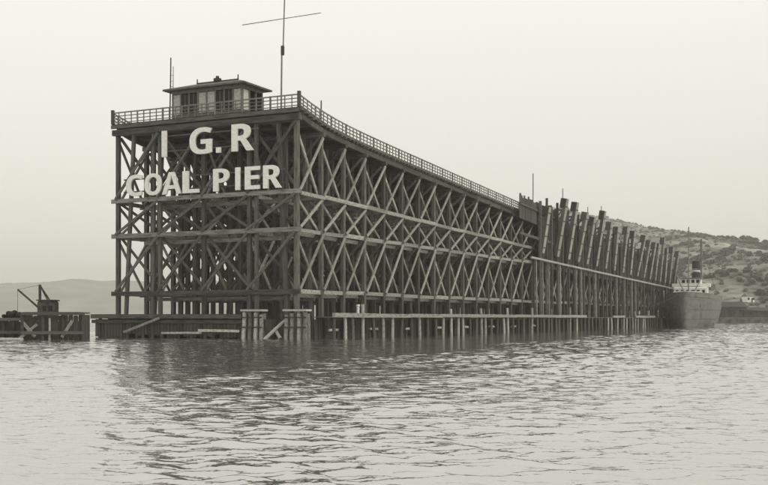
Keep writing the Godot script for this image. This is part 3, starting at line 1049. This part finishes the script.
func build_crane() -> void:
	var d := 104.0
	var t := thing("derrick_crane", "small derrick crane with machinery house and slanting jib behind the cribs", "crane", Transform3D(Basis(Vector3.UP, .1), Vector3(px_at(45, d), 0, -d)))
	var m := mat(.085, .85, 1.0, rough_tex, .5)
	part(t, "pontoon", unit_box, M.dark[1], cuboid(Vector3(0, .5, 0), Vector3(7.0, 1.8, 4.0)))
	part(t, "house", unit_box, m, cuboid(Vector3(.3, 2.35, 0), Vector3(1.6, 1.9, 1.8)))
	part(t, "roof", unit_box, M.dark[3], cuboid(Vector3(.3, 3.36, 0), Vector3(1.8, .12, 2.0)))
	for k in [-.2, .5]:
		part(t, "window", unit_box, M.glass, cuboid(Vector3(.3 + k * .8, 2.6, .91), Vector3(.35, .5, .04)))
	part(t, "mast", unit_box, m, beam_xf(Vector3(-.45, 1.3, 0), Vector3(-.45, 4.85, 0), .24, .24, Vector3.BACK))
	for z in [-.5, .5]:
		part(t, "back_stay", unit_box, m, beam_xf(Vector3(-.45, 4.8, 0), Vector3(.35, 3.4, z), .1, .1))
	for z in [-.14, .14]:
		part(t, "jib", unit_box, m, beam_xf(Vector3(-.6, 2.7, z), Vector3(-2.5, 4.4, z * .3), .12, .14))
	part(t, "cable", unit_box, M.iron, beam_xf(Vector3(-.45, 4.8, 0), Vector3(-2.45, 4.4, 0), .025, .025))
	part(t, "cable", unit_box, M.iron, beam_xf(Vector3(-2.5, 4.4, 0), Vector3(-2.5, 2.2, 0), .03, .03))

# ------------------------------------------------------------------ steamer
func build_ship() -> void:
	var a := deg_to_rad(22.0)
	var aft := Vector3(sin(a), 0, -cos(a))
	var xf := Transform3D(Basis(aft, Vector3.UP, aft.cross(Vector3.UP)), Vector3(px_at(684, 198.0), 0, -198.0))
	var t := thing("steamship", "dark hulled steamship with white bridge and black funnel moored beyond the chutes", "ship", xf)
	# hull sections from stem (x 0) to stern
	var L := 36.0
	var st := SurfaceTool.new()
	st.begin(Mesh.PRIMITIVE_TRIANGLES)
	st.set_smooth_group(0)
	var ns := 36
	var lev := [[-1.5, .55], [0.0, .8], [1.5, .9], [3.2, .97], [4.8, 1.0], [6.0, 1.02]]
	var pts := []
	for i in ns + 1:
		var s := float(i) / ns
		var x := L * s
		var row := []
		for side in [-1, 1]:
			var col := []
			for l in lev:
				var flare: float = l[1]
				var bow := clampf(x / (9.0 + (1.0 - flare) * 22.0), 0, 1)
				var hb: float = 4.1 * (1.0 - pow(1.0 - bow, 2.2)) * flare
				var st_t := clampf((L - x) / (8.0 + (1.0 - flare) * 26.0), 0, 1)
				hb *= pow(st_t, .5)
				var y: float = l[0]
				if y > 3.0: y += .45 * pow(absf(s - .5) * 2.0, 2.0) * (y - 3.0) / 3.0
				var rake := (y * .05) * (1.0 - s)
				col.append(Vector3(x - rake, y, hb * side))
			row.append(col)
		pts.append(row)
	for i in ns:
		for k in lev.size() - 1:
			tri_quad(st, pts[i][1][k], pts[i][1][k + 1], pts[i + 1][1][k + 1], pts[i + 1][1][k])
			tri_quad(st, pts[i + 1][0][k], pts[i + 1][0][k + 1], pts[i][0][k + 1], pts[i][0][k])
	st.generate_normals()
	var hull := part(t, "hull", st.commit(), M.hull)
	var dk := SurfaceTool.new()
	dk.begin(Mesh.PRIMITIVE_TRIANGLES)
	dk.set_smooth_group(-1)
	for i in ns:
		var dn := Vector3(0, -.9, 0)
		tri_quad(dk, pts[i][0][5] + dn, pts[i][1][5] + dn, pts[i + 1][1][5] + dn, pts[i + 1][0][5] + dn)
	dk.generate_normals()
	part(t, "deck", dk.commit(), mat(.2, .9, 1.0, grain_tex))
	for side in [0, 1]:      # rubbing strake along the sheer
		var rs := SurfaceTool.new()
		rs.begin(Mesh.PRIMITIVE_TRIANGLES)
		for i in ns: box_between(rs, pts[i][side][4] + Vector3(0, .2, 0), pts[i + 1][side][4] + Vector3(0, .2, 0), .14, .16)
		part(hull, "strake", rs.commit(), mat(.22, .7))
	for side in [-1, 1]:
		part(hull, "anchor", unit_box, M.iron, Transform3D(Basis(Vector3.UP, .3).scaled(Vector3(.3, .9, .3)), Vector3(3.2, 4.2, side * 2.35)))
	# bridge and houses
	var by := 5.1
	part(t, "forecastle_rail", unit_box, M.white, cuboid(Vector3(5.5, 6.45, 0), Vector3(.12, .4, 5.2)))
	var br := part(t, "bridge", unit_box, M.white, cuboid(Vector3(11.0, by + 1.2, 0), Vector3(3.4, 2.4, 6.0)))
	part(t, "wheelhouse", unit_box, M.white, cuboid(Vector3(11.2, by + 3.3, 0), Vector3(2.6, 1.5, 3.6)))
	part(t, "wheelhouse_roof", unit_box, M.mid[3], cuboid(Vector3(11.2, by + 4.12, 0), Vector3(3.0, .14, 4.1)))
	for k in 4:
		part(t, "window", unit_box, M.glass, cuboid(Vector3(9.87, by + 3.5, -1.3 + k * .87), Vector3(.06, .6, .55)))
	for k in 6:
		part(t, "window", unit_box, M.glass, cuboid(Vector3(9.27, by + 1.6, -2.4 + k * .96), Vector3(.06, .55, .5)))
	part(t, "bridge_wing", unit_box, M.white, cuboid(Vector3(11.0, by + 2.75, 0), Vector3(1.4, .7, 7.0)))
	part(t, "deckhouse", unit_box, mat(.4, .8), cuboid(Vector3(19.0, by + 1.0, 0), Vector3(7.0, 2.0, 5.0)))
	part(t, "funnel", unit_pile, mat(.03, .6), post_xf(Vector3(19.0, by + 1.5, 0), Vector3(19.3, 12.8, 0), 1.9, 1.7))
	part(t, "funnel_band", unit_pile, mat(.45, .7), post_xf(Vector3(19.22, 10.6, 0), Vector3(19.25, 11.3, 0), 1.86, 1.72))
	part(t, "mast", unit_pile, M.mid[0], post_xf(Vector3(28.0, by, 0), Vector3(28.5, 17.8, 0), .42, .42))
	part(t, "mast", unit_pile, M.mid[3], post_xf(Vector3(6.6, by, 0), Vector3(6.9, 18.6, 0), .24, .24))
	for e in [-1, 1]:
		part(t, "shroud", unit_box, M.iron, beam_xf(Vector3(28.4, 16.4, 0), Vector3(29.4, by + .8, 3.2 * e), .05, .05))
		part(t, "derrick_boom", unit_box, M.mid[4], beam_xf(Vector3(7.0, by + .6, e * .5), Vector3(9.0, by + 5.0, e * 2.6), .16, .16))
		part(t, "ventilator", unit_pile, M.white, post_xf(Vector3(14.4, by, e * 2.2), Vector3(14.4, by + 3.2, e * 2.2), .5, .5))
		var lb := part(t, "lifeboat", boat_mesh(), M.hull, Transform3D(Basis(), Vector3(18.5, by + 2.1, e * 2.9)))
		part(lb, "davit", unit_box, M.iron, Transform3D(Basis.from_scale(Vector3(.08, 1.8, .1)), Vector3(1.5, .2, -.5 * e)))
	for e in [-1.0, 1.0]:
		part(t, "mooring_line", unit_box, M.iron, beam_xf(Vector3(1.5, by + .9, -.8), Vector3(-9.0 - 5.0 * e, 2.2, -7.5), .07, .07))
	for k in 3:
		for side in [0, 1]:
			var seam := SurfaceTool.new()
			seam.begin(Mesh.PRIMITIVE_TRIANGLES)
			for i in range(1, ns - 1): box_between(seam, pts[i][side][1 + k], pts[i + 1][side][1 + k], .05, .05)
			part(hull, "plate_seam", seam.commit(), M.iron)
	# small boat at its quarter
	var rb := thing("rowing_boat", "small pale rowing boat lying beside the steamship", "boat", Transform3D(Basis(Vector3.UP, .8), Vector3(px_at(719, 205.0), 0, -205.0)))
	var bm := mat(.36, .7)
	bm.cull_mode = BaseMaterial3D.CULL_DISABLED
	part(rb, "hull", boat_mesh(), bm)
	for x in [-1.0, .0, 1.0]:
		part(rb, "thwart", unit_box, M.bleached[1], cuboid(Vector3(x, .38, 0), Vector3(.22, .05, 1.15)))

func boat_mesh() -> ArrayMesh:
	var bs := SurfaceTool.new()
	bs.begin(Mesh.PRIMITIVE_TRIANGLES)
	bs.set_smooth_group(0)
	for side in [-1, 1]:
		for i in 8:
			var p := []
			for e in [i, i + 1]:
				var s: float = -1.0 + 2.0 * e / 8.0
				var hb: float = .75 * (1.0 - pow(absf(s), 2.4))
				p.append([Vector3(s * 2.2, -.1, hb * .55 * side), Vector3(s * 2.4, .55 + .2 * s * s, hb * side)])
			if side > 0: tri_quad(bs, p[0][0], p[0][1], p[1][1], p[1][0])
			else: tri_quad(bs, p[1][0], p[1][1], p[0][1], p[0][0])
	bs.generate_normals()
	return bs.commit()

# ------------------------------------------------------------------ poles
func build_poles() -> void:
	# tall signal mast beside the cabin: px 281
	var base := Vector3(2.6, deck_y(2.6), -3.1)
	var t := thing("signal_mast", "tall slender signal mast with a thin tilted yard beside the cabin", "mast", pier_xf * Transform3D(Basis(), base))
	part(t, "lower_mast", unit_pile, M.mid[2], post_xf(Vector3.ZERO, Vector3(.03, 6.6, .06), .16, .16))
	part(t, "doubling", unit_box, M.dark[3], cuboid(Vector3(.05, 6.2, .12), Vector3(.2, .8, .24)))
	part(t, "topmast", unit_pile, M.mid[2], post_xf(Vector3(.05, 5.9, .16), Vector3(.1, 12.2, .34), .12, .12))
	part(t, "yard", unit_pile, M.mid[3], post_xf(Vector3(-1.45, 8.37, -2.97), Vector3(1.49, 9.4, 3.05), .075, .075))
	var f := thing("flag_pole", "thin bare pole standing behind the left end of the cabin", "pole", pier_xf * Transform3D(Basis(), Vector3(2.4, deck_y(2.4), -14.6)))
	part(f, "shaft", unit_pile, M.dark[3], post_xf(Vector3.ZERO, Vector3(.05, 6.7, .1), .13, .13))
	part(f, "side_rod", unit_pile, M.dark[3], post_xf(Vector3(.1, 2.6, .3), Vector3(.1, 5.9, .32), .07, .07))
	for k in 4: part(f, "rung", unit_box, M.dark[3], beam_xf(Vector3(.05, 3.6 + .5 * k, .0), Vector3(.05, 3.6 + .5 * k, .35), .03, .03))
	# thin poles above the berths
	var poles := [[62.0, 6.1, "slim pole rising from the bin top beside the shorter chute"], [75.4, 6.2, "slim pole rising above the fourth raised chute"], [88.6, 5.4, "slim short pole above the middle chutes"], [96.6, 6.7, "slim tall pole above the middle chutes"], [4.7, 2.4, "thin iron rod standing just inside the loading-side railing"]]
	for p in poles:
		var o := thing("slim_pole", p[2], "pole", pier_xf * Transform3D(Basis(), Vector3(p[0], deck_y(p[0]), -.4)))
		part(o, "shaft", unit_pile, M.dark[4], post_xf(Vector3.ZERO, Vector3(.06, p[1], 0), .13, .13))
		part(o, "foot", unit_box, M.iron, cuboid(Vector3(0, .1, 0), Vector3(.35, .2, .35)))
